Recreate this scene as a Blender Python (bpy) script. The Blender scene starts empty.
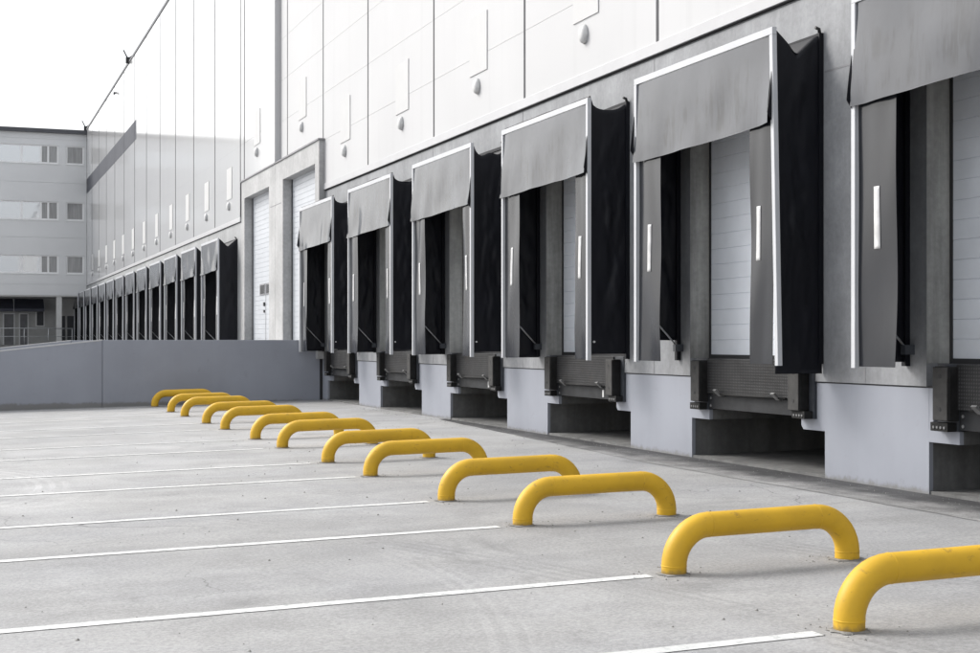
import bpy, math, random
from mathutils import Vector, noise as mnoise

sc = bpy.context.scene
C = sc.collection
R = math.radians

# ------------------------------------------------------------------ measures
W = 8.475            # face of the near dock wall (x)
WF = 8.315           # face of the far wall section, 16 cm proud of the near one
P = 4.54             # dock spacing along the wall
SL = 0.0193          # cross fall of the pavement
def gz(x):
    return SL * (max(-40.0, min(14.0, x)) - 4.359)

ORD = ['first', 'second', 'third', 'fourth', 'fifth', 'sixth', 'seventh', 'eighth', 'ninth', 'tenth',
       'eleventh', 'twelfth', 'thirteenth', 'fourteenth']

# ------------------------------------------------------------------ mesh helper
def wloc(o):
    v = Vector((0, 0, 0))
    while o is not None:
        v += o.location
        o = o.parent
    return v

class MB:
    def __init__(self):
        self.v = []; self.f = []; self.sm = []
    def box(self, x0, x1, y0, y1, z0, z1):
        n = len(self.v)
        for z in (z0, z1):
            self.v += [(x0, y0, z), (x1, y0, z), (x1, y1, z), (x0, y1, z)]
        for q in ((3, 2, 1, 0), (4, 5, 6, 7), (0, 1, 5, 4), (1, 2, 6, 5), (2, 3, 7, 6), (3, 0, 4, 7)):
            self.f.append(tuple(n + i for i in q)); self.sm.append(False)
        return self
    def quad(self, a, b, c, d):
        n = len(self.v); self.v += [a, b, c, d]
        self.f.append((n, n + 1, n + 2, n + 3)); self.sm.append(False)
        return self
    def prism(self, prof, axis, a, b):
        """profile of 2D points extruded along an axis: 'x' (y,z), 'y' (x,z)"""
        n = len(self.v); k = len(prof)
        for t in (a, b):
            for p, q in prof:
                self.v.append((t, p, q) if axis == 'x' else (p, t, q))
        self.f.append(tuple(n + i for i in range(k))[::-1]); self.sm.append(False)
        self.f.append(tuple(n + k + i for i in range(k))); self.sm.append(False)
        for i in range(k):
            j = (i + 1) % k
            self.f.append((n + i, n + j, n + k + j, n + k + i)); self.sm.append(False)
        return self
    def grid(self, fn, nu, nv, smooth=True):
        n = len(self.v)
        for i in range(nu + 1):
            for j in range(nv + 1):
                self.v.append(fn(i / nu, j / nv))
        for i in range(nu):
            for j in range(nv):
                a = n + i * (nv + 1) + j
                self.f.append((a, a + nv + 1, a + nv + 2, a + 1)); self.sm.append(smooth)
        return self
    def tube(self, pts, r, seg=10, caps=True):
        pts = [Vector(p) for p in pts]
        rr = r if isinstance(r, (list, tuple)) else [r] * len(pts)
        n = len(self.v); k = len(pts)
        t0 = (pts[1] - pts[0]).normalized()
        up = Vector((0, 0, 1)) if abs(t0.z) < .9 else Vector((0, 1, 0))
        nrm = t0.cross(up).normalized()
        for i, p in enumerate(pts):
            if i == 0: t = t0
            elif i == k - 1: t = (pts[-1] - pts[-2]).normalized()
            else: t = ((pts[i] - pts[i - 1]).normalized() + (pts[i + 1] - pts[i]).normalized()).normalized()
            nrm = (nrm - t * nrm.dot(t)).normalized()
            b = t.cross(nrm)
            for s in range(seg):
                a = 2 * math.pi * s / seg
                self.v.append(tuple(p + (nrm * math.cos(a) + b * math.sin(a)) * rr[i]))
        for i in range(k - 1):
            for s in range(seg):
                a = n + i * seg + s; c = n + i * seg + (s + 1) % seg
                self.f.append((a, c, c + seg, a + seg)); self.sm.append(True)
        if caps:
            self.f.append(tuple(n + s for s in range(seg))[::-1]); self.sm.append(False)
            self.f.append(tuple(n + (k - 1) * seg + s for s in range(seg))); self.sm.append(False)
        return self
    def build(self, name, mat, parent=None, loc=None, bevel=0, solid=0, soft=False):
        """verts are world coordinates; they become local to loc / the parent"""
        me = bpy.data.meshes.new(name)
        o = bpy.data.objects.new(name, me)
        base = wloc(parent) if parent else Vector((0, 0, 0))
        org = Vector(loc) if loc is not None else base
        me.from_pydata([tuple(Vector(p) - org) for p in self.v], [], self.f)
        me.polygons.foreach_set('use_smooth', self.sm)
        me.materials.append(mat)
        me.update()
        C.objects.link(o)
        if parent: o.parent = parent
        o.location = org - base
        if solid:
            m = o.modifiers.new('solid', 'SOLIDIFY'); m.thickness = solid; m.offset = 0
        if soft:
            m = o.modifiers.new('edges', 'EDGE_SPLIT'); m.split_angle = R(50)
        if bevel:
            m = o.modifiers.new('bevel', 'BEVEL'); m.width = bevel; m.segments = 2; m.limit_method = 'ANGLE'
        return o

def build_each(mb, name, mat, parent, **k):
    """every loose piece of mb becomes an object of its own"""
    par = list(range(len(mb.v)))
    def find(i):
        while par[i] != i:
            par[i] = par[par[i]]; i = par[i]
        return i
    for f in mb.f:
        for i in f[1:]:
            par[find(i)] = find(f[0])
    grp = {}
    for f, sm in zip(mb.f, mb.sm): grp.setdefault(find(f[0]), []).append((f, sm))
    res = []
    for fs in grp.values():
        q = MB(); ids = {}
        for f, sm in fs:
            for i in f:
                if i not in ids: ids[i] = len(q.v); q.v.append(mb.v[i])
            q.f.append(tuple(ids[i] for i in f)); q.sm.append(sm)
        res.append(q.build(name, mat, parent, **k))
    return res

def tag(o, label, cat, group=None):
    o['label'] = label; o['category'] = cat
    if group: o['group'] = group
    return o
def thing(name, loc, label, cat, group=None):
    o = bpy.data.objects.new(name, None); C.objects.link(o)
    o.location = loc; o.empty_display_size = .2
    return tag(o, label, cat, group)
def struct(o):
    o['kind'] = 'structure'; return o
def dup(root, loc, label=None):
    def cp(o, par):
        c = o.copy(); C.objects.link(c); c.parent = par
        for ch in list(o.children): cp(ch, c)
        return c
    r = cp(root, None); r.location = loc
    if label: r['label'] = label
    return r

# ------------------------------------------------------------------ materials
class NT:
    def __init__(self, name):
        self.m = bpy.data.materials.new(name); self.m.use_nodes = True
        self.t = self.m.node_tree; self.n = self.t.nodes; self.l = self.t.links
        self.b = self.n['Principled BSDF']
        tc = self.n.new('ShaderNodeTexCoord'); oi = self.n.new('ShaderNodeObjectInfo')
        mul = self.math('MULTIPLY', oi.outputs['Random'], 61.0)
        add = self.n.new('ShaderNodeVectorMath'); add.operation = 'ADD'
        self.l.new(tc.outputs['Object'], add.inputs[0]); self.l.new(mul, add.inputs[1])
        self.co = add.outputs[0]; self.raw = tc.outputs['Object']
    def math(self, op, a, b=None, clamp=False):
        x = self.n.new('ShaderNodeMath'); x.operation = op; x.use_clamp = clamp
        for i, s in enumerate((a, b)):
            if s is None: continue
            if isinstance(s, (int, float)): x.inputs[i].default_value = s
            else: self.l.new(s, x.inputs[i])
        return x.outputs[0]
    def scaled(self, v, src=None):
        m = self.n.new('ShaderNodeVectorMath'); m.operation = 'MULTIPLY'
        self.l.new(src or self.co, m.inputs[0]); m.inputs[1].default_value = v
        return m.outputs[0]
    def noise(self, scale, detail=4, rough=.55, src=None, dist=0):
        x = self.n.new('ShaderNodeTexNoise')
        x.inputs['Scale'].default_value = scale; x.inputs['Detail'].default_value = detail
        x.inputs['Roughness'].default_value = rough; x.inputs['Distortion'].default_value = dist
        self.l.new(src or self.co, x.inputs['Vector'])
        return x.outputs['Fac']
    def voro(self, scale, src=None):
        x = self.n.new('ShaderNodeTexVoronoi'); x.inputs['Scale'].default_value = scale
        self.l.new(src or self.co, x.inputs['Vector'])
        return x.outputs['Distance']
    def step(self, v, a, b, lo=0., hi=1.):
        x = self.n.new('ShaderNodeMapRange'); x.interpolation_type = 'SMOOTHSTEP'
        x.inputs[1].default_value = a; x.inputs[2].default_value = b
        x.inputs[3].default_value = lo; x.inputs[4].default_value = hi
        self.l.new(v, x.inputs[0]); return x.outputs[0]
    def mix(self, f, a, b):
        x = self.n.new('ShaderNodeMix'); x.data_type = 'RGBA'
        for i, s in ((0, f), (6, a), (7, b)):
            if isinstance(s, (int, float)): x.inputs[i].default_value = s
            elif isinstance(s, tuple): x.inputs[i].default_value = (*s[:3], 1)
            else: self.l.new(s, x.inputs[i])
        return x.outputs[2]
    def scale_col(self, col, f):
        x = self.n.new('ShaderNodeVectorMath'); x.operation = 'SCALE'
        if isinstance(col, tuple): x.inputs[0].default_value = col[:3]
        else: self.l.new(col, x.inputs[0])
        self.l.new(f, x.inputs['Scale']); return x.outputs[0]
    def xyz(self):
        x = self.n.new('ShaderNodeSeparateXYZ'); self.l.new(self.raw, x.inputs[0]); return x.outputs
    def bump(self, h, strength, dist=.01):
        x = self.n.new('ShaderNodeBump'); x.inputs['Strength'].default_value = strength
        x.inputs['Distance'].default_value = dist
        self.l.new(h, x.inputs['Height']); self.l.new(x.outputs[0], self.b.inputs['Normal'])
    def out(self, col, rough=.6, spec=.5, metal=0.):
        if isinstance(col, tuple): self.b.inputs['Base Color'].default_value = (*col[:3], 1)
        else: self.l.new(col, self.b.inputs['Base Color'])
        if isinstance(rough, (int, float)): self.b.inputs['Roughness'].default_value = rough
        else: self.l.new(rough, self.b.inputs['Roughness'])
        self.b.inputs['Specular IOR Level'].default_value = spec
        self.b.inputs['Metallic'].default_value = metal
        return self.m

def simple(name, col, rough=.5, var=.12, scale=2.5, spec=.5, metal=0., bump=0., bscale=60.):
    t = NT(name)
    f = t.step(t.noise(scale, 5), .25, .75, 1 - var, 1 + var)
    if bump: t.bump(t.noise(bscale, 3), bump, .004)
    return t.out(t.scale_col(col, f), rough, spec, metal)

def concrete_mat(name, col, streak=.18, pores=True, bump=.25, rough=.75, spec=.35):
    t = NT(name)
    f = t.step(t.noise(.9, 6, .6), .25, .75, .82, 1.15)
    g = t.step(t.noise(14, 5, .65), .25, .8, .86, 1.1)
    s = t.step(t.noise(1.6, 4, .6, t.scaled((2.5, 2.5, .18))), .3, .75, 1 - streak, 1 + streak * .6)
    k = t.math('MULTIPLY', t.math('MULTIPLY', f, g), s)
    if pores:
        pv = t.step(t.voro(38), .05, .13, .55, 1.)
        pm = t.step(t.noise(5, 3), .5, .62)
        k = t.math('MULTIPLY', k, t.math('ADD', t.math('MULTIPLY', pv, pm), t.math('SUBTRACT', 1, pm)))
    t.bump(t.noise(45, 5, .7), bump, .006)
    return t.out(t.scale_col(col, k), rough, spec)

M = {}
def make_materials():
    # pavement -----------------------------------------------------------
    t = NT('pavement_concrete')
    big = t.step(t.noise(.16, 5, .6), .3, .72, .80, 1.1)
    mid = t.step(t.noise(1.3, 6, .62, dist=.6), .28, .75, .87, 1.09)
    str_ = t.step(t.noise(.5, 5, .6, t.scaled((.35, 3.2, 1))), .3, .72, .92, 1.06)
    fine = t.step(t.noise(42, 3, .8), .3, .72, .76, 1.16)
    grit = t.step(t.voro(62), .04, .19, .45, 1.)
    gm = t.step(t.noise(1.2, 4), .36, .58)
    k = t.math('MULTIPLY', t.math('MULTIPLY', big, mid), t.math('MULTIPLY', fine, str_))
    k = t.math('MULTIPLY', k, t.math('ADD', t.math('MULTIPLY', grit, gm), t.math('SUBTRACT', 1, gm)))
    # dark oily patches and old tyre scuffs
    sp = t.step(t.noise(.75, 6, .65, dist=1.2), .57, .72, 1., .76)
    k = t.math('MULTIPLY', k, sp)
    # curved tyre scuffs
    xy = t.xyz()
    def tyre(cx, cy, r0, r1, ky, freq, amt):
        dx = t.math('SUBTRACT', xy[0], cx); dy = t.math('MULTIPLY', t.math('SUBTRACT', xy[1], cy), ky)
        d = t.math('SQRT', t.math('ADD', t.math('MULTIPLY', dx, dx), t.math('MULTIPLY', dy, dy)))
        e_ = (r1 - r0) * .25
        band = t.math('MULTIPLY', t.step(d, r0, r0 + e_), t.step(d, r1 - e_, r1, 1, 0))
        rib = t.step(t.math('SINE', t.math('MULTIPLY', d, freq)), -.4, .5)
        brk = t.step(t.noise(.9, 4, .6), .40, .60)
        return t.math('ADD', 1, t.math('MULTIPLY', t.math('MULTIPLY', band, rib), t.math('MULTIPLY', brk, amt)))
    for a_ in ((-.3, 16.4, 1.0, 1.55, .55, 44, .16), (-9, 3, 13.2, 13.75, .8, 60, -.13), (-9, 3, 15.1, 15.65, .8, 60, -.13), (13, 30, 15.4, 15.9, 1.1, 55, -.12), (13, 30, 17.3, 17.8, 1.1, 55, -.12), (-4, 9, 6.8, 7.2, 1.0, 60, .10)):
        k = t.math('MULTIPLY', k, tyre(*a_))
    # hairline cracks
    cr = t.n.new('ShaderNodeTexVoronoi'); cr.feature = 'DISTANCE_TO_EDGE'; cr.inputs['Scale'].default_value = .21
    wob = t.n.new('ShaderNodeTexNoise'); wob.inputs['Scale'].default_value = 1.1; wob.inputs['Detail'].default_value = 5
    t.l.new(t.co, wob.inputs['Vector'])
    va = t.n.new('ShaderNodeVectorMath'); va.operation = 'MULTIPLY_ADD'
    t.l.new(wob.outputs['Color'], va.inputs[0]); va.inputs[1].default_value = (1.1, 1.1, 0); t.l.new(t.co, va.inputs[2])
    t.l.new(va.outputs[0], cr.inputs['Vector'])
    cm = t.step(t.noise(.3, 2), .5, .6)
    ck = t.math('MULTIPLY', t.step(cr.outputs['Distance'], .0006, .0022, 1, 0), cm)
    k = t.math('MULTIPLY', k, t.math('SUBTRACT', 1, t.math('MULTIPLY', ck, .45)))
    col = t.mix(t.step(t.noise(.6, 4), .35, .7), (.352, .350, .347), (.338, .339, .344))
    t.bump(t.math('ADD', t.noise(60, 4, .75), t.math('MULTIPLY', t.noise(7, 3), .6)), .35, .008)
    M['pave'] = t.out(t.scale_col(col, k), .68, .5)
    # dark strip along the dock wall --------------------------------------
    t = NT('worn_asphalt')
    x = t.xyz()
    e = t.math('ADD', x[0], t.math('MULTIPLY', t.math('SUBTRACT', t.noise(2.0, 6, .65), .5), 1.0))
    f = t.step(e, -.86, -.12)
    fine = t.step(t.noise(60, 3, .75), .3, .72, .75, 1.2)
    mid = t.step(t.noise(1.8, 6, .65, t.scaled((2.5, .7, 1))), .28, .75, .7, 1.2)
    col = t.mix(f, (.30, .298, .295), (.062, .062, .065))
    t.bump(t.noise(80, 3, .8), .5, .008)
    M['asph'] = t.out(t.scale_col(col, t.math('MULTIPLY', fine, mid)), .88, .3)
    # worn white paint -----------------------------------------------------
    t = NT('worn_white_line_paint')
    w = t.math('MAXIMUM', t.step(t.noise(16, 6, .75), .46, .64), t.step(t.noise(.7, 4, .6), .55, .75, 0, .45))
    fine = t.step(t.noise(55, 3, .75), .3, .72, .9, 1.06)
    col = t.mix(t.math('MULTIPLY', w, .75), (.64, .64, .63), (.36, .378, .375))
    M['line'] = t.out(t.scale_col(col, fine), .7, .3)
    # yellow pipe ----------------------------------------------------------
    t = NT('yellow_paint')
    f = t.step(t.noise(3.0, 5, .6), .25, .75, .88, 1.07)
    sc_ = t.step(t.noise(11, 6, .7, t.scaled((1, 1, 2.0)), dist=.5), .59, .70)
    z = t.xyz()[2]
    low = t.step(t.math('ADD', z, t.math('MULTIPLY', t.math('SUBTRACT', t.noise(22, 5, .7), .5), .10)), .0, .05, .75, 0)
    c1 = t.mix(t.math('MULTIPLY', sc_, .5), (.61, .362, .018), (.20, .125, .035))
    c2 = t.mix(low, c1, (.20, .14, .06))
    t.bump(t.noise(30, 4, .6), .06, .004)
    M['yellow'] = t.out(t.scale_col(c2, f), t.step(t.noise(6, 4), .3, .7, .46, .62), .4)
    # wall concrete, painted plinth, cladding ------------------------------
    M['conc'] = concrete_mat('wall_concrete', (.27, .277, .29), .16, rough=.5, spec=.5)
    M['plaster'] = concrete_mat('pale_rendered_concrete', (.42, .42, .42), .06, pores=False, bump=.15, rough=.6, spec=.4)
    M['concf'] = concrete_mat('grazing_lit_wall_concrete', (.36, .365, .37), .12, pores=False, rough=.5, spec=.5)  # wall concrete made paler for the far section, grazing sheen put into the colour
    M['jamb'] = concrete_mat('jamb_concrete', (.37, .37, .355), .42, bump=.6)
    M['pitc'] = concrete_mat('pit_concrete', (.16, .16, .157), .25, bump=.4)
    t = NT('blue_grey_wall_paint')
    f = t.step(t.noise(.7, 5, .6), .25, .75, .93, 1.06)
    s = t.step(t.noise(2.2, 4, .6, t.scaled((3, 3, .15))), .35, .75, .99, 1.01)
    zz = t.math('ADD', t.xyz()[2], t.math('MULTIPLY', t.math('SUBTRACT', t.noise(9, 6, .7), .5), .16))
    d = t.math('MAXIMUM', t.step(zz, .0, .07, .8, 0), t.math('MULTIPLY', t.step(t.noise(3.2, 6, .7, dist=.6), .60, .74), .22))
    c = t.mix(d, (.288, .302, .342), (.17, .165, .155))
    t.bump(t.noise(35, 4, .6), .08, .005)
    M['plinth'] = t.out(t.scale_col(c, t.math('MULTIPLY', f, s)), .6, .35)
    t = NT('white_metal_cladding')
    f = t.step(t.noise(.35, 3, .5), .25, .75, .97, 1.03)
    t.bump(t.noise(.8, 2), .04, .02)
    t.b.inputs['Coat Weight'].default_value = 1; t.b.inputs['Coat Roughness'].default_value = .10; t.b.inputs['Coat IOR'].default_value = 1.5
    M['clad'] = t.out(t.scale_col((.50, .50, .505), f), .30, .5)
    t = NT('matt_white_cladding')
    f = t.step(t.noise(.35, 3, .5), .25, .75, .97, 1.02)
    rs = t.step(t.noise(1.2, 5, .65, t.scaled((2.2, 2.2, .08))), .5, .8, 1., .93)
    M['cladn'] = t.out(t.scale_col((.505, .505, .51), t.math('MULTIPLY', f, rs)), .5, .3)
    M['gap'] = simple('joint_grey', (.22, .22, .23), .7)
    M['jstrip'] = simple('grey_joint_strip', (.11, .11, .115), .8, spec=.05)
    M['dark'] = simple('dark_joint', (.03, .03, .032), .8)
    M['flash'] = simple('white_flashing', (.46, .46, .47), .35, .04)
    M['stripe'] = simple('dark_grey_stripe_panel', (.09, .094, .108), .7, .06, spec=.15)
    # sheets ---------------------------------------------------------------
    t = NT('grey_curtain_rubber')
    x = t.xyz()
    f = t.step(t.noise(1.3, 4, .55), .25, .75, .86, 1.12)
    st = t.noise(6, 4, .6, t.scaled((1, 1.3, .2)), dist=.4)
    blot = t.step(t.noise(1.7, 3), .40, .60)
    zone = t.math('MULTIPLY', t.step(x[2], 2.42, 2.6), t.step(x[2], 2.95, 3.35, 1, 0))
    stain = t.math('MULTIPLY', t.math('MULTIPLY', t.step(st, .44, .62), blot), zone)
    c = t.mix(t.math('MULTIPLY', stain, .6), (.050, .054, .064), (.008, .008, .009))
    t.bump(t.noise(6, 4, .6, t.scaled((1, 1, .5))), .10, .02)
    t.b.inputs['Coat Weight'].default_value = 1; t.b.inputs['Coat Roughness'].default_value = .13; t.b.inputs['Coat IOR'].default_value = 1.5
    M['head'] = t.out(t.scale_col(c, f), t.step(t.noise(4, 4), .3, .7, .45, .6), .06)
    t = NT('grey_flap_rubber')
    f = t.step(t.noise(1.6, 4, .55), .25, .75, .85, 1.13)
    s = t.step(t.noise(3, 5, .6, t.scaled((1, 3, .25))), .35, .75, .93, 1.06)
    t.bump(t.noise(5, 4, .6), .08, .02)
    t.b.inputs['Coat Weight'].default_value = .9; t.b.inputs['Coat Roughness'].default_value = .16; t.b.inputs['Coat IOR'].default_value = 1.45
    M['flap'] = t.out(t.scale_col((.0125, .014, .0185), t.math('MULTIPLY', f, s)), .5, .06)
    t = NT('black_cover_fabric')
    f = t.step(t.noise(1.2, 4), .25, .75, .8, 1.25)
    t.bump(t.math('ADD', t.noise(3, 3, .5, t.scaled((1, 1, 1))), t.math('MULTIPLY', t.noise(90, 2), .05)), .12, .03)
    M['cover'] = t.out(t.scale_col((.004, .0045, .008), f), .50, .30)
    M['alu'] = simple('pale_aluminium', (.50, .51, .53), .38, .05, metal=.0)
    M['worn'] = simple('worn_grey_steel', (.17, .17, .17), .5, .3, 20)
    M['tape'] = simple('white_tape', (.54, .54, .54), .45, .15, 9)
    M['dsteel'] = simple('dark_steel', (.05, .055, .065), .5, .25, 8)
    M['galv'] = simple('galvanised_steel', (.45, .46, .47), .45, .15, 12, metal=.4)
    t = NT('tread_plate_steel')
    f = t.step(t.noise(4, 6, .65), .25, .75, .72, 1.25)
    x = t.xyz()
    a = t.math('SINE', t.math('MULTIPLY', t.math('ADD', x[1], x[2]), 95)); b = t.math('SINE', t.math('MULTIPLY', t.math('SUBTRACT', x[1], x[2]), 95))
    pat = t.step(t.math('MULTIPLY', a, b), .2, .6)
    t.bump(pat, .7, .006)
    rust = t.step(t.noise(3, 5, .7), .58, .72)
    c = t.mix(t.math('MULTIPLY', rust, .4), (.028, .028, .029), (.034, .026, .02))
    M['tread'] = t.out(t.scale_col(c, t.math('MULTIPLY', f, t.math('ADD', .8, t.math('MULTIPLY', pat, 1.1)))), .55, .22)
    M['beam'] = simple('worn_dark_beam_paint', (.024, .025, .027), .6, .3, 5, bump=.2, spec=.25)
    t = NT('black_rubber')
    f = t.step(t.noise(10, 6, .7), .3, .75, .6, 1.5)
    t.bump(t.noise(30, 4, .7), .4, .008)
    M['rubber'] = t.out(t.scale_col((.012, .012, .012), f), .7, .3)
    M['rubface'] = simple('worn_bumper_face', (.030, .029, .028), .65, .35, 12, bump=.3)
    M['door'] = simple('white_door_panels', (.76, .79, .84), .45, .05)
    M['doorw'] = simple('white_gate_panels', (.50, .52, .55), .45, .04)
    M['lamp'] = simple('pale_grey_plastic', (.52, .52, .52), .4, .08, 9)
    M['sign'] = simple('off_white_panel', (.495, .495, .495), .5, .02)
    M['office'] = simple('grey_facade_panels', (.60, .605, .61), .5, .04, .3)
    M['frame'] = simple('white_window_frame', (.75, .75, .75), .45, .05)
    t = NT('coated_window_glass'); t.bump(t.noise(1.1, 2), .05, .02)
    M['glass'] = t.out((.62, .63, .64), .03, .5, .75)
    t = NT('blind_window_glass'); s = t.step(t.noise(3, 3, .5, t.scaled((9, 9, .3))), .3, .7, .75, 1.15)
    M['blind'] = t.out(t.scale_col((.28, .28, .28), s), .1, .5, .25)
    M['awn'] = simple('dark_blue_awning', (.075, .08, .11), .6, .15)
    M['lowwall'] = simple('pale_ground_floor_wall', (.50, .50, .49), .6, .06)
    M['roofedge'] = simple('dark_roof_edge', (.06, .062, .07), .5, .1)
    M['roof'] = simple('roof_membrane', (.35, .35, .35), .8, .1)
    M['stone'] = simple('gravel_stone', (.19, .185, .175), .85, .4, 30)
    M['cable'] = simple('black_wire', (.02, .02, .02), .6)
    M['grout'] = simple('dirty_grout', (.19, .185, .175), .85, .35, 14, bump=.6)
make_materials()

# ------------------------------------------------------------------ world, sun, camera
EL, AZ = R(40), R(-42)          # azimuth measured from +y towards +x
w = bpy.data.worlds.new('World'); sc.world = w; w.use_nodes = True
n = w.node_tree.nodes; l = w.node_tree.links
bg = n['Background']
sky = n.new('ShaderNodeTexSky'); sky.sky_type = 'NISHITA'; sky.sun_disc = False
sky.sun_elevation = EL; sky.sun_rotation = AZ
sky.air_density = 1.2; sky.dust_density = 6; sky.ozone_density = 1
hs = n.new('ShaderNodeHueSaturation'); hs.inputs['Saturation'].default_value = .25
l.new(sky.outputs[0], hs.inputs['Color']); hz = n.new('ShaderNodeMix'); hz.data_type = 'RGBA'; hz.inputs[0].default_value = .5
hz.inputs[7].default_value = (4.9, 5.1, 5.4, 1)          # thin even cloud over the clear sky
l.new(hs.outputs[0], hz.inputs[6]); l.new(hz.outputs[2], bg.inputs['Color'])
bg.inputs['Strength'].default_value = .15

sd = bpy.data.lights.new('sun', 'SUN'); sd.energy = 1.35; sd.angle = R(20); sd.color = (1, .97, .93)
so = bpy.data.objects.new('sun', sd); C.objects.link(so)
sv = Vector((math.sin(AZ) * math.cos(EL), math.cos(AZ) * math.cos(EL), math.sin(EL)))
so.rotation_euler = (-sv).to_track_quat('-Z', 'Y').to_euler(); so.location = (-20, 40, 60)

cam = bpy.data.cameras.new('camera'); co = bpy.data.objects.new('camera', cam); C.objects.link(co)
co.location = (0, 0, 1.5); co.rotation_euler = (R(90), 0, -.3603)
cam.sensor_width = 36; cam.lens = 1425.7 / 980 * 36; cam.shift_y = (341.83 - 326.5) / 980
cam.clip_end = 3000
sc.camera = co
sc.view_settings.view_transform = 'Standard'; sc.view_settings.look = 'None'
sc.view_settings.gamma = 1; sc.view_settings.use_curve_mapping = False
sc.view_settings.exposure = .80

# ------------------------------------------------------------------ ground
m = MB()
xs = [-900, -40, -20, -10, 0, 4, 8, 14, 900]; ys = [-600, -20, 0, 20, 40, 120, 1200]
for i in range(len(xs) - 1):
    for j in range(len(ys) - 1):
        a, b, c, d = xs[i], xs[i + 1], ys[j], ys[j + 1]
        m.quad((a, c, gz(a)), (b, c, gz(b)), (b, d, gz(b)), (a, d, gz(a)))
struct(m.build('pavement', M['pave']))

m = MB()
yy = [-14 + .35 * i for i in range(112)]
def edge(y):
    b = 7.70 if y < 15 else min(8.38, 7.70 + (y - 15) * .066)
    return b + .05 * mnoise.noise((y * 1.1, 3, 0)) + .025 * mnoise.noise((y * 4, 7, 0))
for a, b in zip(yy[:-1], yy[1:]):
    for k in range(4):
        def pt(y, k):
            x = edge(y) + (W + .02 - edge(y)) * k / 4
            return (x, y, gz(x) + .004)
        m.quad(pt(a, k), pt(a, k + 1), pt(b, k + 1), pt(b, k))
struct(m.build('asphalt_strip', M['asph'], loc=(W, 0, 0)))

# barrier rows: two per dock
YB = [6.2767 + P * ((i + 1) // 2) - (2.6158 if i % 2 else 0) for i in range(13)]
random.seed(4)
# painted bay lines
for i, y in enumerate(YB):
    m = MB(); x0, x1 = -12.0, 4.20 - random.uniform(0, .12)
    N = 150; wd = .056
    for k in range(N):
        a = x0 + (x1 - x0) * k / N; b = x0 + (x1 - x0) * (k + 1) / N
        def wob(x, s): return wd + .006 * mnoise.noise((x * 3, y, s)) + .006 * mnoise.noise((x * 17, y, s))
        m.quad((a, y - wob(a, 1), gz(a) + .004), (b, y - wob(b, 1), gz(b) + .004), (b, y + wob(b, 9), gz(b) + .004), (a, y + wob(a, 9), gz(a) + .004))
    o = m.build('bay_line', M['line'], loc=(4.2, y, gz(4.2)))
    lab = 'worn white bay line ending at the %s yellow barrier counted from the camera' % ('nearest' if i == 0 else ORD[i]) if i < 12 else 'worn white bay line ending at the farthest yellow barrier by the ramp wall'
    tag(o, lab, 'painted line', 'white bay lines painted on the pavement')

# yellow pipe barriers
def barrier():
    t = thing('pipe_barrier', (5.02, 0, 0), '', 'barrier', 'yellow pipe barriers standing on the pavement')
    x0, x1, r = 4.36, 5.68, .082
    R_ = .25; zc = .305
    def pth():
        pts = [(x0, 0, -.05), (x0, 0, .02), (x0, 0, zc - R_)]
        for k in range(1, 11):
            a = math.pi / 2 * k / 10
            pts.append((x0 + R_ - R_ * math.cos(a), 0, zc - R_ + R_ * math.sin(a)))
        pts.append((.5 * (x0 + x1), 0, zc))
        for k in range(0, 11):
            a = math.pi / 2 * k / 10
            pts.append((x1 - R_ + R_ * math.sin(a), 0, zc - R_ + R_ * math.cos(a)))
        pts += [(x1, 0, .02), (x1, 0, -.05)]
        return [(p[0], p[1], p[2] + gz(p[0])) for p in pts]
    MB().tube(pth(), r, 28).build('pipe', M['yellow'], t)
    s = MB()
    for c, ax in (((x0, zc - R_), 'z'), ((x0 + R_, zc), 'x'), ((x1 - R_, zc), 'x'), ((x1, zc - R_), 'z')):
        g = gz(c[0])
        ring = [(-.006, r - .001), (-.002, r + .0018), (.002, r + .0018), (.006, r - .001)]
        pts = [((c[0] + q, 0, c[1] + g) if ax == 'x' else (c[0], 0, c[1] + g + q)) for q, _ in ring]
        s.tube(pts, [k for _, k in ring], 28, caps=False)
    build_each(s, 'weld_seam', M['yellow'], t)
    for xx in (x0, x1):
        gm = MB(); rng = random.Random(int(xx * 10)); K = 26; g = gz(xx)
        rad = [.092 + .045 * rng.random() ** 2 for _ in range(K)]
        def ringp(f, z): return [(xx + rad[k] * f * math.cos(2 * math.pi * k / K), rad[k] * f * math.sin(2 * math.pi * k / K), g + z) for k in range(K)]
        a = ringp(1, .002); b = ringp(.86, .009); n0 = len(gm.v); gm.v += a + b
        for k in range(K):
            j = (k + 1) % K; gm.f.append((n0 + k, n0 + j, n0 + K + j, n0 + K + k)); gm.sm.append(True)
        gm.f.append(tuple(n0 + K + k for k in range(K))); gm.sm.append(False)
        gm.build('grout_collar', M['grout'], t)
    return t
proto = barrier()
for i, y in enumerate(YB):
    o = proto if i == 0 else dup(proto, (5.02, y, 0))
    o.location = (5.02, y, 0)
    if i == 0: lab = 'nearest yellow pipe barrier, cut off by the right edge of the photo'
    elif i == 12: lab = 'farthest yellow pipe barrier, right in front of the ramp wall'
    else: lab = 'yellow bent pipe barrier, %s in the row counted from the camera' % ORD[i]
    o['label'] = lab

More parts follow.
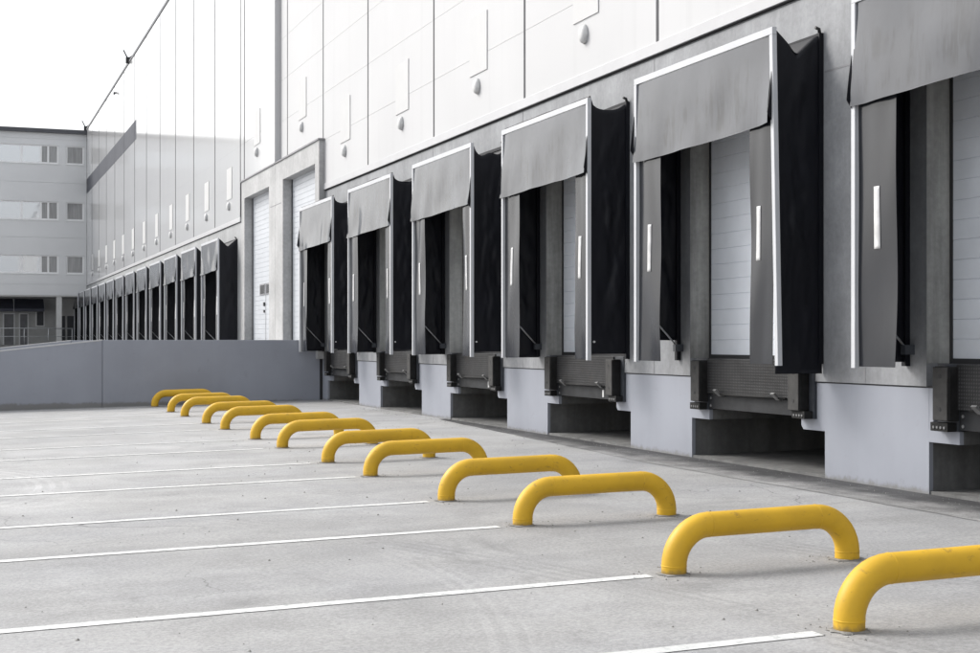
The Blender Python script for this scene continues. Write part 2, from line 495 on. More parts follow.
# loose grit
random.seed(11)
m = MB()
def pebble(x, y, s):
    g = gz(x) + .001; n0 = len(m.v)
    a = random.random() * 6
    ring = [(x + s * random.uniform(.7, 1.2) * math.cos(a + k * 1.257), y + s * random.uniform(.7, 1.2) * math.sin(a + k * 1.257)) for k in range(5)]
    m.v += [(p, q, g) for p, q in ring] + [(x + s * .2, y, g + s * random.uniform(.6, 1.1))]
    for k in range(5):
        m.f.append((n0 + k, n0 + (k + 1) % 5, n0 + 5)); m.sm.append(False)
for _ in range(420):
    y = random.uniform(4, 24); x = random.uniform(-1, 8.0) ; pebble(x, y, random.choice((.004, .005, .006, .008, .012)))
for y in YB:
    for xx in (4.36, 5.68):
        for _ in range(22):
            a = random.random() * 6.28; d = random.uniform(.1, .32); pebble(xx + d * math.cos(a), y + d * math.sin(a), random.uniform(.003, .009))
for _ in range(500):
    y = random.uniform(6, 30); pebble(8.42 - abs(random.gauss(0, .22)), y, random.uniform(.004, .012))
o = m.build('gravel', M['stone']); o['kind'] = 'stuff'
tag(o, 'loose grit and small stones scattered over the pavement', 'gravel')

# ------------------------------------------------------------------ warehouse
wh = thing('warehouse', (W, 40, 0), 'long white clad warehouse with grey concrete base and a row of loading docks', 'warehouse')
def part(mb, name, mat, parent=wh, **k): return mb.build(name, mat, parent, **k)

NEAR = [9.695 + P * k for k in range(6)]            # shelter centres
FARY = [(45.32 + 4.51 * j) * .981 + 1.55 for j in range(13)]
YN0, YS = -12.0, 38.85                              # near section span, step to the far section
def opening(yc): return (yc - 1.42, yc + 1.285)      # door opening
def pit(yc): return (yc - 1.585, yc + 1.265)

# concrete wall between and above the openings
m = MB()
XB = 8.86
cuts = [opening(y) for y in NEAR]
y = YN0
for a, b in cuts:
    m.box(W, XB, y, a, 1.085, 5.15); y = b
m.box(W, XB, y, 33.84, 1.085, 5.15)
for a, b in cuts: m.box(W, XB, a, b, 4.25, 5.15)
part(m, 'concrete_wall', M['conc'])
# far concrete wall
m = MB()
y = 43.8
for yc in FARY:
    m.box(WF, XB, y, yc - 1.4, .0, 5.2); y = yc + 1.28
    m.box(WF, XB, yc - 1.4, yc + 1.28, 4.25, 5.2); m.box(WF, XB, yc - 1.4, yc + 1.28, 0, 1.3)
m.box(WF, XB, y, 112, 0, 5.2)
part(m, 'concrete_wall', M['concf'])
# vertical and horizontal joint lines in the concrete, as thin recessed-looking dark sealant beads
m = MB()
for k in range(7):
    yj = 7.40 + P * k + 4.54
    if yj < 33: m.box(W - .003, W + .01, yj - .012, yj + .012, 1.09, 5.15)
for k in range(6):
    a = NEAR[k] + 1.6; b = NEAR[k] + P - 1.6
    if b < 33.8: m.box(W - .0025, W + .01, a, b, 4.292, 4.312)
build_each(m, 'sealant_joint', M['gap'], wh)

# jamb linings in rougher concrete, one mesh each side kept as one part
m = MB()
for a, b in cuts:
    m.box(W + .004, XB, b - .003, b + .12, 1.3, 4.25); m.box(W + .004, XB, a - .12, a + .003, 1.3, 4.25)
build_each(m, 'door_jamb', M['jamb'], wh)

# portal with two tall gate openings
m = MB()
def portal(m, y0, y1, oa, ob):
    if y0 < 34: m.box(WF, XB, y0, oa, 4.9, 6.40); m.box(WF, XB, 34.0, oa, 1.085, 4.9); m.box(W + .01, XB, y0, 34.0, 1.085, 4.9)
    else: m.box(WF, XB, y0, oa, 0, 6.40)
    m.box(WF, XB, ob, y1, 0, 6.40); m.box(WF, XB, oa, ob, 5.87, 6.40); m.box(WF + .05, XB, oa, ob, 0, 1.33)
portal(m, 33.84, 38.84, 34.25, 37.9); portal(m, 38.86, 43.8, 39.7, 43.3)
part(m, 'gate_portal', M['plaster'])
m = MB(); m.box(WF - .03, WF + .3, 33.80, 38.83, 6.40, 6.44); m.box(WF - .03, WF + .3, 38.87, 43.85, 6.40, 6.44)
m.box(WF - .004, WF + .02, 38.1, 39.5, 5.25, 5.27)
build_each(m, 'portal_flashing', M['gap'], wh)

# painted plinth piers with corbels at the leveller pits
m = MB(); mc = MB()
pits = [pit(y) for y in NEAR]
y = YN0
pb = None
for a, b in pits + [(34.18, None)]:
    m = MB(); m.box(W + .014, W + .06, y, a, -.2, 1.07)
    mc.box(W + .06, 10.6, y, a, -.2, 1.09)
    # painted corbel faces, concrete behind
    if pb is not None:
        m.box(W + .0145, W + .06, pb - .43, pb + .01, .57, .69); m.box(W + .016, W + .06, pb - .06, pb + .01, .69, 1.069)
        mc.prism([(W + .06, .57), (10.0, .57), (10.0, .69), (W + .06, .69)], 'y', pb - .43, pb)
    if b is not None:
        m.prism([(a - .01, .57), (a + .40, .57), (a + .44, .61), (a + .44, .69), (a - .01, .69)], 'x', W + .0145, W + .06)
        m.box(W + .016, W + .06, a - .01, a + .15, .69, 1.069)
        mc.box(W + .06, 10.0, a, a + .44, .57, .69)
        mc.box(10.6, 10.8, a, b, -.2, 1.3)
    m.build('painted_plinth', M['plinth'], wh, loc=(W, .5 * (y + a), .08))
    y = b; pb = b
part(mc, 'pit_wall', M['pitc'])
m = MB(); m.box(W + .02, XB, YN0, 33.84, 1.07, 1.0855)
part(m, 'shadow_gap', M['dark'])
m = MB()
for k, (a, b) in enumerate(pits):
    m = MB(); rng = random.Random(k); N = 14; f0 = []
    for i in range(N + 1):
        f0.append((8.485 + .03 * rng.random(), a + (b - a) * i / N))
    for i in range(N):
        (xa, ya), (xb, yb) = f0[i], f0[i + 1]
        m.quad((xa, ya, gz(8.4) + .035), (10.6, ya, .14), (10.6, yb, .14), (xb, yb, gz(8.4) + .035))
        m.quad((xa, ya, 0), (xa, ya, gz(8.4) + .035), (xb, yb, gz(8.4) + .035), (xb, yb, 0))
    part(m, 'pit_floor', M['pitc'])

# floor slab, backing wall and roof (the mass of the building)
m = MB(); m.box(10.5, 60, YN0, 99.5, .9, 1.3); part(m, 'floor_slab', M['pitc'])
m = MB(); m.box(W + .02, XB, YN0, 33.84, 5.15, 15.5); m.box(W + .02, XB, 33.84, YS, 6.40, 15.5); m.box(WF + .02, XB, YS, 43.8, 6.40, 15.5); m.box(WF + .02, XB, 43.8, 130, 5.2, 15.5)
m.box(XB, 60, YN0 - .2, YN0, -.1, 15.5)
part(m, 'backing_wall', M['gap'])
m = MB(); m.box(XB - .3, 60, YN0 - .2, 130, 15.5, 15.56); part(m, 'roof', M['roof'])

# cladding panels with real gaps
m = MB()
rows = [6.41 + 1.13 * i for i in range(9)]
def clad(xf, ya, yb, z0, g=.003):
    zs = [z0] + [z for z in rows if z > z0 + .2 and z < 15.3] + [15.5]
    for a, b in zip(zs[:-1], zs[1:]):
        m.box(xf - .02, xf + .012, ya + .016, yb - .016, a + g, b - g)
yj = [16.35 - P * k for k in range(6, 0, -1)] + [16.35 + P * k for k in range(4)] + [33.98]
for a, b in zip(yj[:-1], yj[1:]): clad(W, a, b, 5.34, .0025)
clad(W, 33.98, 37.95, 6.44); clad(W, 37.95, YS - .02, 6.44)
part(m, 'cladding', M['cladn']); m = MB()
clad(WF, YS, 43.2, 6.44); clad(WF, 43.2, 43.84, 6.44)
fj = [43.84 + 4.555 * k for k in range(13)] 
for a, b in zip(fj[:-1], fj[1:]): clad(WF, a, b, 5.34, .0008)
clad(WF, fj[-1], 112, 5.34)
part(m, 'cladding', M['clad'])
m = MB()
for yv in yj[1:] + [37.95]: m.box(W - .0235, W - .0195, yv - .036, yv + .036, 5.341 if yv < 33.9 else 6.442, 15.49)
for yv in [43.2] + fj: m.box(WF - .026, WF - .0195, yv - .045, yv + .045, 6.442 if yv < 43.8 else 5.341, 15.49)
build_each(m, 'joint_strip', M['jstrip'], wh)
# return of the step between near and far section
m = MB(); m.box(WF - .015, W, YS - .03, YS - .002, 6.44, 15.5); part(m, 'step_trim', M['cladn'])
m = MB(); m.box(W - .045, W + .02, YN0, 33.84, 5.19, 5.34); m.box(WF - .045, WF + .02, 43.8, 112, 5.2, 5.34); build_each(m, 'drip_flashing', M['flash'], wh, bevel=.006)
m = MB(); m.box(W - .030, W + .02, YN0, 33.84, 5.178, 5.19); m.box(WF - .03, WF + .02, 43.8, 112, 5.188, 5.2); build_each(m, 'flashing_dark_line', M['dark'], wh)  # thin dark strip directly below each drip flashing
m = MB(); m.box(W - .05, XB, YN0 - .2, YS - .03, 15.5, 15.62); m.box(WF - .05, XB, YS - .03, 112, 15.5, 15.62); build_each(m, 'parapet_cap', M['roofedge'], wh)
m = MB(); m.box(WF - .026, WF - .021, 70.5, 99.5, 11.3, 12.25); part(m, 'stripe_panel', M['stripe'])

# doors -------------------------------------------------------------------
def ribbed(m, x, y0, y1, z0, z1, h, d=.010, g=.012):
    """front profile facing -x with horizontal grooves"""
    prof = [(x + .05, z0)]
    z = z0
    while z < z1 - 1e-4:
        t = min(z + h, z1)
        prof += [(x, z + .0001), (x, t - g), (x + d, t - g * .5), (x, t - .0001)] if t < z1 else [(x, z + .0001), (x, t)]
        z = t
    prof.append((x + .05, z1))
    n0 = len(m.v); k = len(prof)
    for yv in (y0, y1):
        m.v += [(p, yv, q) for p, q in prof]
    for i in range(k - 1):
        m.f.append((n0 + i, n0 + k + i, n0 + k + i + 1, n0 + i + 1)[::-1]); m.sm.append(False)
    m.f.append((n0, n0 + k - 1, n0 + 2 * k - 1, n0 + k)); m.sm.append(False)
for k, yc in enumerate(NEAR):
    a, b = opening(yc)
    d = part(ribbed_mb := MB(), 'door', M['door']) if False else None
    m = MB(); ribbed(m, 8.75, a - .1, b + .1, 1.345, 4.3, .185)
    d = part(m, 'door', M['door'])
    m = MB(); m.box(8.735, 8.80, a, b, 1.29, 1.345); m.box(8.735, 8.749, b - .035, b, 1.345, 4.25); m.box(8.735, 8.749, a, a + .035, 1.345, 4.25)
    m.build('door_seal', M['dark'], d)
for yc in FARY:
    m = MB(); m.box(8.62, 8.7, yc - 1.45, yc + 1.33, 1.25, 4.3); part(m, 'door', M['door'])
for oa, ob, wk in ((34.25, 37.9, False), (39.7, 43.3, True)):
    m = MB(); ribbed(m, 8.575, oa - .05, ob + .05, 1.33, 5.95, .14)
    d = part(m, 'gate_door', M['doorw'])
    m = MB(); m.box(8.555, 8.574, ob - .05, ob, 1.33, 5.87); m.build('door_seal', M['dark'], d)
    if wk:
        # wicket door outline, two little windows, lock and handle
        q = MB(); ya = 41.36
        q.box(8.568, 8.574, ya - .018, ya + .018, 1.33, 3.22)
        q.build('wicket_joint', M['gap'], d)
        for (c, e) in ((40.80, 41.26), (41.46, 42.19)):
            f = MB(); f.box(8.560, 8.574, c, e, 2.88, 3.21); fo = f.build('window', M['gap'], d)
            g = MB(); g.box(8.556, 8.5595, c + .05, e - .05, 2.92, 3.17); g.build('pane', M['glass'], fo)
        h = MB(); h.box(8.545, 8.574, 41.47, 41.63, 2.55, 2.66); h.box(8.545, 8.574, 41.49, 41.60, 2.36, 2.43)
        h.build('handle', M['dark'], d)

# drain pipe stubs, lightning rods along the roof edge
def roof_bracket(y, lab):
    t = thing('roof_antenna', (WF - .05, y, 15.55), lab, 'antenna', 'small antennas on the roof edge')
    m = MB(); x = WF - .08
    m.tube([(x, y, 15.5), (x, y, 15.75)], .04, 6); m.tube([(x, y, 15.72), (x - .22, y, 16.15)], .035, 6); m.tube([(x, y, 15.72), (x + .25, y - .1, 15.9)], .035, 6)
    m.build('mast', M['cable'], t)
    m = MB(); m.box(x - .1, x + .1, y - .1, y + .1, 15.5, 15.8); m.build('base_box', M['cable'], t)
roof_bracket(73.5, 'black forked antenna on the warehouse roof edge, midway along the visible roof line')
roof_bracket(98.0, 'black forked antenna on the roof edge at the corner with the grey office building')
for i, yv in enumerate((56.5, 79.5)):
    m = MB(); m.tube([(WF, yv, 15.0), (WF - .13, yv, 14.98)], .045, 8); m.tube([(WF - .13, yv, 15.03), (WF - .13, yv, 14.90)], .05, 8)
    o = m.build('camera_housing', M['roofedge'], loc=(WF, yv, 15.0))
    tag(o, ('small dark fixture below the roof edge, the nearer of two', 'small dark fixture below the roof edge, the farther of two')[i], 'fixture', 'fixtures under the roof edge')
# ------------------------------------------------------------------ wall lamps and blank panels
def lamp_at(x, y, z):
    m = MB(); N = 10; K = 18
    def fn(u, v):
        a = u * 2 * math.pi; b = v * math.pi / 2
        s = math.cos(b) ** .6; zz = math.sin(a) * s
        ww = .108
        return (x - .035 - .075 * math.sin(b), y + ww * math.cos(a) * s, z + .135 * zz)
    m.grid(fn, K, N)
    return m
t = thing('wall_lamp', (W, 0, 0), '', 'wall lamp', 'dome lamps on the warehouse wall')
lamp_at(W, 0, 0).build('cover', M['lamp'], t)
m = MB(); m.grid(lambda u, v: (W - .018 - .018 * v,   .111 * math.cos(2 * math.pi * u), .139 * math.sin(2 * math.pi * u)), 24, 1); m.build('back_plate', M['galv'], t)
lamp0 = t
s0 = thing('sign_panel', (W, 0, 0), '', 'panel', 'blank white panels above the lamps')
m = MB(); m.box(W - .036, W - .0242, -.43, .43, 0, 1.0); m.build('board', M['sign'], s0, bevel=.003)
m = MB(); m.box(W - .0255, W - .021, -.432, .432, -.003, 1.003); m.build('gasket', M['lamp'], s0)
spots = [(W, 18.58 + 4.44 * k, 5.89) for k in range(4)] + [(W, 36.2, 7.05), (WF, 41.25, 7.02)] + [(WF, (46.6 + 4.43 * j) * .981, 5.84) for j in range(12)]
def where(i):
    if i < 4: return 'above the dock row, %s from the right' % ORD[i]
    if i == 4: return 'above the nearer tall gate'
    if i == 5: return 'above the gate with the small windows'
    return 'on the far wall, %s beyond the gates' % ORD[i - 6]
for i, (x, y, z) in enumerate(spots):
    o = lamp0 if i == 0 else dup(lamp0, (0, 0, 0))
    o.location = (x, y, z); o['label'] = 'grey dome lamp ' + where(i)
    o = s0 if i == 0 else dup(s0, (0, 0, 0))
    o.location = (x, y - .03, z + .22); o['label'] = 'blank white panel ' + where(i)

# ------------------------------------------------------------------ dock shelters
HW, D = 1.585, .62
def make_shelter(yc, x0, seed, near_bot=1.34, far_bot=1.28, sag='round', detail=True, lean=0.):
    t = thing('dock_shelter', (x0, yc, 1.25), '', 'dock shelter', 'loading dock shelters along the warehouse wall')
    rng = random.Random(seed); off = seed * 7.31
    nz = lambda a, b, c=0.: mnoise.noise((a + off, b - off * .3, c))
    X = lambda q: x0 + q
    top = 4.73
    # frame
    m = MB(); m.box(X(-D), X(-D + .055), yc - HW, yc + HW, top - .075, top); m.build('top_rail', M['alu'], t, bevel=.004)
    for s in (1, -1):
        m = MB(); ya, yb = sorted((yc + s * HW, yc + s * (HW - .06)))
        m.box(X(-D), X(-D + .055), ya, yb, 1.255, top - .0755)
        o = m.build('post', M['alu'], t, loc=(X(-D), yc + s * HW, top - .0755), bevel=.004)
        if s < 0 and lean: o.rotation_euler = (-lean, 0, 0)
        m = MB(); m.box(X(-.055), X(-.002), ya, yb, 1.27, top - .02); m.build('wall_rail', M['cover'], t)
    m = MB(); m.box(X(-.05), X(-.003), yc - HW + .061, yc + HW - .061, top - .07, top - .02); m.build('wall_rail', M['cover'], t)
    m = MB(); m.tube([(X(-.09), yc + HW - .2, top - .05), (X(-.09), yc + HW - .2, top + .045)], .025, 8)
    m.tube([(X(-.03), yc - HW + .03, top - .02), (X(-.045), yc - HW + .02, top + .02), (X(-.09), yc - HW + .02, top + .035)], .018, 8); build_each(m, 'rail_hook', M['cable'], t)
    # covers
    def dip(u):
        if sag == 'vee':
            return .25 * (u / .47 if u < .47 else (1 - u) / .53) ** 1.1 if 0 < u < 1 else 0
        if sag == 'peak':
            return (.02 + .16 * math.sin(math.pi * min(1, u * 1.05)) ** .8 + .05 * math.sin(9 * u)) if 0.02 < u < .98 else 0
        d_ = .125 * (1 - abs(2 * u ** .8 - 1) ** 2.6) - .05 * max(0, 1 - u / .07) - .02 * max(0, (u - .93) / .07)
        return d_
    nu, nv = (26, 60) if detail else (10, 24)
    for s in (1, -1):
        bot = far_bot if s > 0 else near_bot
        def fn(u, v, s=s, bot=bot):
            zt = top - .02 - dip(u)
            z = bot + (zt - bot) * v
            x = X(-D + .05 + (D - .06) * u)
            e = math.sin(math.pi * u) * (.35 + .65 * math.sin(math.pi * min(1, v * 1.02)))
            cre = nz(1.6 * u + 2.3 * z, 1.1 * z - 3.2 * u, s) + .5 * nz(4 * u + 6.5 * z, 2.1 * z - 7 * u, s + 4)
            return (x, yc + s * (HW - .022) + s * e * (.045 * cre - .012), z)
        m = MB(); m.grid(fn, nu, nv); m.build('side_cover', M['cover'], t, solid=.004)
    def ft(u, v):
        y = yc - HW + .03 + (2 * HW - .06) * v
        edge = min(1, min(v, 1 - v) * 6)
        return (X(-D + .05 + (D - .06) * u), y, top - .02 - dip(u) - .04 * edge * math.sin(math.pi * u) + .02 * nz(3 * u, 4 * v) * edge)
    m = MB(); m.grid(ft, 12, 24); m.build('top_cover', M['cover'], t, solid=.004)
    if detail:
        m = MB(); m.tube([(X(-.52), yc - HW - .003, near_bot + .16), (X(-.52), yc - HW + .03, near_bot + .16)], .014, 8); m.build('eyelet', M['tape'], t)
    # head curtain
    def fh(u, v):
        y = (2 * u - 1); tt = 1 - v
        z0_ = 3.72 + .012 * nz(u * 2.2, 1) - .05 * (u - .5)
        z = z0_ + (4.675 - z0_) * v
        bul = .012 * (tt ** 1.6) + .020 * tt * nz(u * 3.3, v * .8) * 2 + .019 * tt * nz(u * 6, v * 1.2, 3) * 2 + .003 * tt ** 2 * nz(u * 17, v * 2, 6) * 2
        ed = max(0, abs(y) - .86) / .14
        bul += .03 * tt ** 2 * ed - .012 * ed * (1 - tt)
        return (X(-D + .012) - max(-.01, bul), yc + y * (HW - .045 + .028 * tt ** 3), z)
    m = MB(); m.grid(fh, 44 if detail else 16, 20 if detail else 8); m.build('head_curtain', M['head'], t, solid=.004, soft=True)
    for s in (1, -1):
        zo = rng.uniform(-.06, .06)
        m = MB(); y = yc + s * (HW - .012)
        a = (X(-D - .002), y, 4.22 + zo); b = (X(-D - .055), y + s * .006, 3.80 + zo); c = (X(-D - .004), y, 3.72 + zo); e = (X(-D - .025), y + s * .012, 4.02 + zo)
        m.quad(a, e, b, c); m.build('corner_flap', M['cover'], t, solid=.008)
    # side curtains with the reflective tape
    for s, w_ in ((1, .575), (-1, .44)):
        ph = rng.uniform(0, 6)
        def fs(u, v, s=s, w_=w_, ph=ph):
            z = 1.27 + 3.0 * v
            ww = w_ + .006 * math.sin(2.1 * z + ph) * u + .02 * max(0, .25 - v) * nz(z * 2, 3) * u
            curl = (.35 + .65 * max(0, 1 - v * 3)) * u ** 2 * (.010 * math.sin(2.6 * z + ph * 1.7) + .022 * nz(z * 1.1, ph)) + .02 * nz(u * 2, z * .9, 5)
            return (X(-D + .045) + curl * .9, yc + s * (HW - .055 - ww * u), z)
        m = MB(); m.grid(fs, 12, 50 if detail else 18); cu = m.build('side_curtain', M['flap'], t, solid=.004, soft=True)
        uc = .51 if s > 0 else .62
        def fp(u, v, s=s, fs=fs, uc=uc, w_=w_):
            p = fs(uc + (u - .5) * .088 / w_, (2.35 + .57 * v - 1.27) / 3.0)
            return (p[0] - .006, p[1], p[2])
        m = MB(); m.grid(fp, 2, 20); m.build('tape_strip', M['tape'], cu, solid=.003)
    # stay rod on the far side
    m = MB(); m.tube([(X(-.55), yc + HW - .07, 1.95), (X(-.07), yc + HW - .07, 1.455)], .011 if detail else .016, 8); st = m.build('stay_rod', M['galv'], t)
    m = MB(); m.box(X(-.11), X(-.003), yc + HW - .13, yc + HW - .061, 1.38, 1.47); m.build('rod_bracket', M['dsteel'], st)
    return t
near_par = [dict(far_bot=1.31, near_bot=1.3), dict(near_bot=1.17, far_bot=1.52, sag='vee', lean=.032), dict(far_bot=1.26), dict(sag='peak', far_bot=1.27), dict(), dict()]
near_lab = ['nearest dock shelter, cut off by the right edge of the photo',
            'grey fronted dock shelter with V-shaped fold in its black top sheet, second from the right',
            'grey fronted dock shelter with stained head curtain, third from the right',
            'grey fronted dock shelter with ragged wavy black top edge, fourth from the right',
            'grey fronted dock shelter fifth from the right, second before the tall gates',
            'grey fronted dock shelter right beside the tall gates and the end of the ramp wall']
for k, yc in enumerate(NEAR):
    s_ = make_shelter(yc, W, k + 1, **near_par[k]); s_['label'] = near_lab[k]
fs0 = make_shelter(FARY[0], WF, 21, sag='vee', detail=False)
fs0['label'] = 'first dock shelter beyond the tall gates, its black side fully visible above the ramp'
for j, yc in enumerate(FARY[1:], 1):
    dup(fs0, (WF, yc, 1.25), 'distant dock shelter above the ramp wall, %s beyond the tall gates' % ORD[j])

# ------------------------------------------------------------------ levellers and bumpers
def leveller(yc):
    t = thing('dock_leveller', (W, yc, .8), '', 'dock leveller', 'steel dock levellers under the shelters')
    c = yc - .165
    m = MB(); m.box(W + .03, 10.5, c - .98, c + .98, 1.262, 1.30); m.build('deck_plate', M['tread'], t)
    m = MB(); m.box(W - .035, W - .005, c - .985, c + .985, .885, 1.295); m.tube([(W - .0, c - .985, 1.275), (W - .0, c + .985, 1.275)], .03, 10)
    m.build('lip', M['tread'], t, bevel=.004)
    m = MB(); m.box(W + .0, W + .06, c - 1.02, c + 1.02, .705, .88); m.box(W + .06, W + 1.8, c - 1.02, c - .95, .75, 1.25); m.box(W + .06, W + 1.8, c + .95, c + 1.02, .75, 1.25)
    m.box(W + 1.7, W + 1.8, c - .95, c + .95, .75, 1.25)
    m.build('front_beam', M['beam'], t)
    m = MB(); m.tube([(W - .05, c - .78, .885), (W - .05, c + .78, .885)], .012, 8); m.build('hinge_rod', M['rubber'], t)
    for s in (-.60, .66):
        m = MB(); y = c + s
        m.prism([(W - .12, .93), (W - .04, .86), (W + .0, .86), (W + .0, .90), (W - .05, .90), (W - .10, .945)], 'y', y - .035, y + .035); m.build('lip_support', M['worn'], t)
    for s in (-1, 1):
        ya, yb = sorted((c + s * 1.0, c + s * 1.24))
        m = MB(); m.box(W - .016, W + .05, ya - .02, yb + .03, .69, 1.30); m.build('mounting_plate', M['dsteel'], t)
        m = MB(); m.box(W - .12, W - .018, ya, yb, .69, .77)
        b = m.build('bumper_bracket', M['rubber'], t, bevel=.004)
        m = MB()
        for q in (.04, .09, .14, .19): m.tube([(W - .119, ya + q, .725), (W - .128, ya + q, .725)], .013, 8)
        build_each(m, 'bolt', M['worn'], b)
    m = MB()
    for z in (.74, .83): m.tube([(W + .001, c + .93, z), (W - .01, c + .93, z)], .016, 8)
    build_each(m, 'bolt', M['worn'], t)
    return t
def bumper():
    t = thing('dock_bumper', (W, 0, .78), '', 'dock bumper', 'black rubber dock bumpers')
    m = MB(); m.box(W - .13, W - .017, -.105, .105, .785, 1.278); m.build('block', M['rubber'], t, bevel=.01)
    m = MB(); m.box(W - .15, W - .1305, -.10, .10, .79, 1.272); f = m.build('face_plate', M['rubface'], t, bevel=.006)
    m = MB()
    for z in (.89, 1.19): m.tube([(W - .149, 0, z), (W - .153, 0, z)], .02, 12)
    build_each(m, 'bolt_hole', M['dark'], f)
    return t
near_word = ['nearest', 'second', 'third', 'fourth', 'fifth', 'sixth']
lv0 = leveller(NEAR[0]); b0 = bumper()
for k, yc in enumerate(NEAR):
    o = lv0 if k == 0 else dup(lv0, (W, yc, .8))
    o['label'] = 'dark steel dock leveller with hanging lip under the %s shelter from the right' % (near_word[k])
    c = yc - .165
    if k in (2, 3):
        m = MB(); m.box(W - .006, W - .001, c - .62, c - .57, .73, .83); m.build('sticker', M['tape'], o)
    for s in (1, -1):
        if k == 0 and s < 0: continue
        o = b0 if k == 0 else dup(b0, (0, 0, 0))
        o.location = (W, c + s * 1.07, .78 if s > 0 else .765)
        o['label'] = 'black rubber bumper %s of the leveller under the %s shelter from the right' % ('left' if s > 0 else 'right', near_word[k])

# ------------------------------------------------------------------ ramp to the gates
def zr(x): return 1.33 if x > 3.25 else max(gz(x) - .02, 1.33 - .11 * (3.25 - x))
m = MB()
px = [-9.4 + .55 * i for i in range(24)] + [8.30, 8.58]
px = sorted(set(px + [3.25]))
for a, b in zip(px[:-1], px[1:]):
    m.quad((a, 34.3, zr(a)), (b, 34.3, zr(b)), (b, 43.9, zr(b)), (a, 43.9, zr(a)))
struct(m.build('ramp', M['pave']))
def ramp_wall(y0, y1, lab, xe):
    t = thing('ramp_wall', (3.25, y0, .05), lab, 'ramp wall')
    def zt(x): return 1.545 if x > 3.25 else max(.1, 1.545 - .11 * (3.25 - x))
    m = MB(); m.prism([(-9.8, -.3), (3.238, -.3), (3.238, zt(3.25)), (-9.8, zt(-9.8))], 'y', y0, y1)
    m.prism([(3.262, -.3), (xe, -.3), (xe, 1.545), (3.262, 1.545)], 'y', y0, y1)
    m.box(3.238, 3.262, y0 + .015, y1 - .015, -.3, 1.53)
    m.build('wall', M['plinth'], t, bevel=.008)
    m = MB(); m.prism([(-9.8, zt(-9.8) - .02), (3.25, 1.525), (3.25, 1.553), (-9.8, zt(-9.8) + .008)], 'y', y0 - .006, y1 + .006)
    m.build('top_strip', M['flash'], t)
ramp_wall(34.18, 34.40, 'blue grey painted retaining wall of the ramp, sloping down to the left', 8.42)
ramp_wall(43.55, 43.75, 'rear parapet of the ramp seen as a thin line behind the blue grey wall', 8.29)
m = MB(); m.box(8.42, W + .013, 34.20, 34.36, 0, 1.3); m.build('joint_filler', M['dark'], wh)

# ------------------------------------------------------------------ office building at the end
YO = 97.8
of = thing('office_building', (0, YO, 0), 'grey office building with three rows of windows closing the far end of the yard', 'office building')
XL, XR = -3.4, WF - .03
bands = [(13.2, 14.4), (9.5, 10.7), (5.98, 7.17)]
m = MB()
zs = [4.55] + [z for b in reversed(bands) for z in b] + [15.2]
for i in range(0, len(zs) - 1, 2):
    a, b = zs[i], zs[i + 1]
    # each spandrel has a fine horizontal panel joint
    h = (a + b) / 2
    m.box(XL, XR, YO, YO + .3, a, h - .012); m.box(XL, XR, YO, YO + .3, h + .012, b); m.box(XL, XR, YO + .02, YO + .3, h - .012, h + .012)
piers = [(8.12, XR), (6.50, 6.98), (XL, -.1)]
for a, b in bands:
    for c, d in piers: m.box(c, d, YO + .002, YO + .3, a, b)
m.box(XL, XR, YO + .35, YO + 14, 4.56, 15.2)
of_wall = m.build('wall', M['office'], of)
m = MB(); m.box(XL - .3, XR, YO - .25, YO + 14, 15.2, 15.46); m.build('roof', M['roofedge'], of)
def win(x0, x1, z0, z1, mull, blind_from=None):
    f = MB(); y0, y1 = YO + .06, YO + .14; g = .09
    f.box(x0, x1, y0, y1, z0, z0 + g); f.box(x0, x1, y0, y1, z1 - g * .7, z1); f.box(x0, x0 + g, y0, y1, z0 + g, z1 - g * .7); f.box(x1 - g, x1, y0, y1, z0 + g, z1 - g * .7)
    f.box(x0 - .03, x1 + .03, YO - .04, y0 - .001, z0 - .04, z0 + .012)
    for q in mull: f.box(q - .06, q + .06, y0, y1, z0 + g, z1 - g * .7)
    fo = f.build('window', M['frame'], of)
    xe = blind_from if blind_from is not None else x1
    p = MB(); p.box(x0 + .02, xe - .02, y0 + .04, y0 + .06, z0 + .02, z1 - .02); p.build('pane', M['glass'], fo)
    if blind_from is not None:
        p = MB(); p.box(xe - .02, x1 - .02, y0 + .042, y0 + .06, z0 + .02, z1 - .02); p.build('pane', M['blind'], fo)
for a, b in bands:
    win(6.98, 8.12, a, b, [], 7.1)
    win(-.1, 6.50, a, b, [2.2, 4.2, 5.40, 5.86], 5.40)
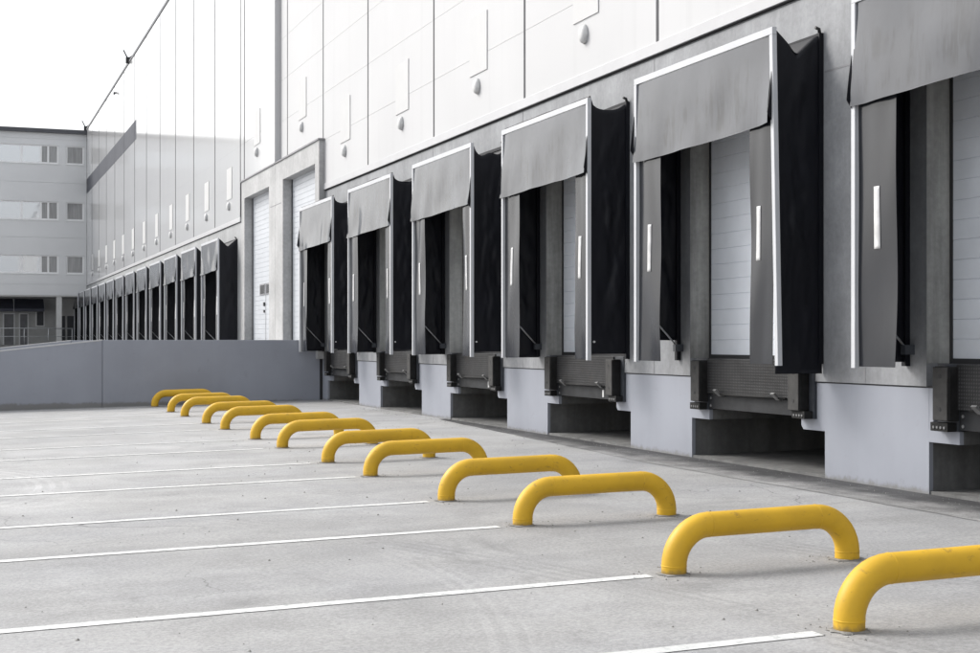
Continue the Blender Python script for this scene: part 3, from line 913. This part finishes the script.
# ground floor set back under the upper storeys
YG = YO + 5.5
m = MB(); m.box(XL, 9.2, YG, YG + .3, 0, 4.55); m.box(XL, XR, YO + .05, YG, 4.47, 4.545); m.build('ground_floor_wall', M['lowwall'], of)
m = MB(); m.box(XL, 9.2, YO - .4, YG, 0, 1.30); m.build('platform', M['pitc'], of)
for xx in (6.55, -1.2):
    m = MB(); m.box(xx - .17, xx + .17, YO + .1, YO + .44, 1.301, 4.469); m.build('column', M['lowwall'], of)
for x0, x1, glass in ((3.2, 4.0, 'lowwall'), (4.25, 4.9, 'frame')):
    m = MB(); m.box(x0, x0 + .09, YG - .05, YG - .001, 1.301, 3.5); m.box(x1 - .09, x1, YG - .05, YG - .001, 1.301, 3.5); m.box(x0 + .09, x1 - .09, YG - .05, YG - .001, 3.4, 3.5)
    d = m.build('door', M['frame'], of)
    m = MB(); m.box(x0 + .09, x1 - .09, YG - .03, YG - .002, 1.301, 3.4); m.build('leaf', M['gap'], d)
m = MB(); m.box(5.35, 5.95, YG - .05, YG - .001, 2.55, 3.65); wd = m.build('window', M['frame'], of)
m = MB(); m.box(5.43, 5.87, YG - .06, YG - .0505, 2.63, 3.57); m.build('pane', M['roofedge'], wd)
for x0, x1 in ((6.95, 7.3), (7.45, 8.2)):
    m = MB(); m.box(x0, x1, YG - .05, YG - .001, 1.301, 3.3); m.build('glass_door', M['roofedge'], of)
def awning(x0, x1, lab):
    t = thing('awning', (x0, YG, 3.6), lab, 'awning', 'dark blue awnings of the office ground floor')
    m = MB(); m.prism([(YG - .01, 4.46), (YG - 1.5, 3.75), (YG - 1.5, 3.58), (YG - .01, 3.58)], 'x', x0, x1); m.build('canopy', M['awn'], t)
    m = MB(); m.box(x1 + .005, x1 + .03, YG - 1.5, YG - 1.45, 3.5, 4.46); m.build('edge_bar', M['galv'], t)
awning(3.9, 5.85, 'dark blue awning over the ground floor doors beside the small window'); awning(1.6, 3.85, 'dark blue awning at the left edge of the photo')
rl = thing('railing', (5, YO - .2, 1.3), 'thin metal railing along the platform under the grey office building', 'railing')
m = MB(); m.tube([(-3.2, YO - .2, 2.38), (7.4, YO - .2, 2.38)], .03, 8); m.tube([(-3.2, YO - .2, 1.85), (7.4, YO - .2, 1.85)], .02, 8); m.build('rail', M['galv'], rl)
for k in range(8):
    xx = 7.35 - 1.5 * k
    m = MB(); m.tube([(xx, YO - .2, 1.3), (xx, YO - .2, 2.38)], .025, 8); m.build('rail_post', M['galv'], rl)
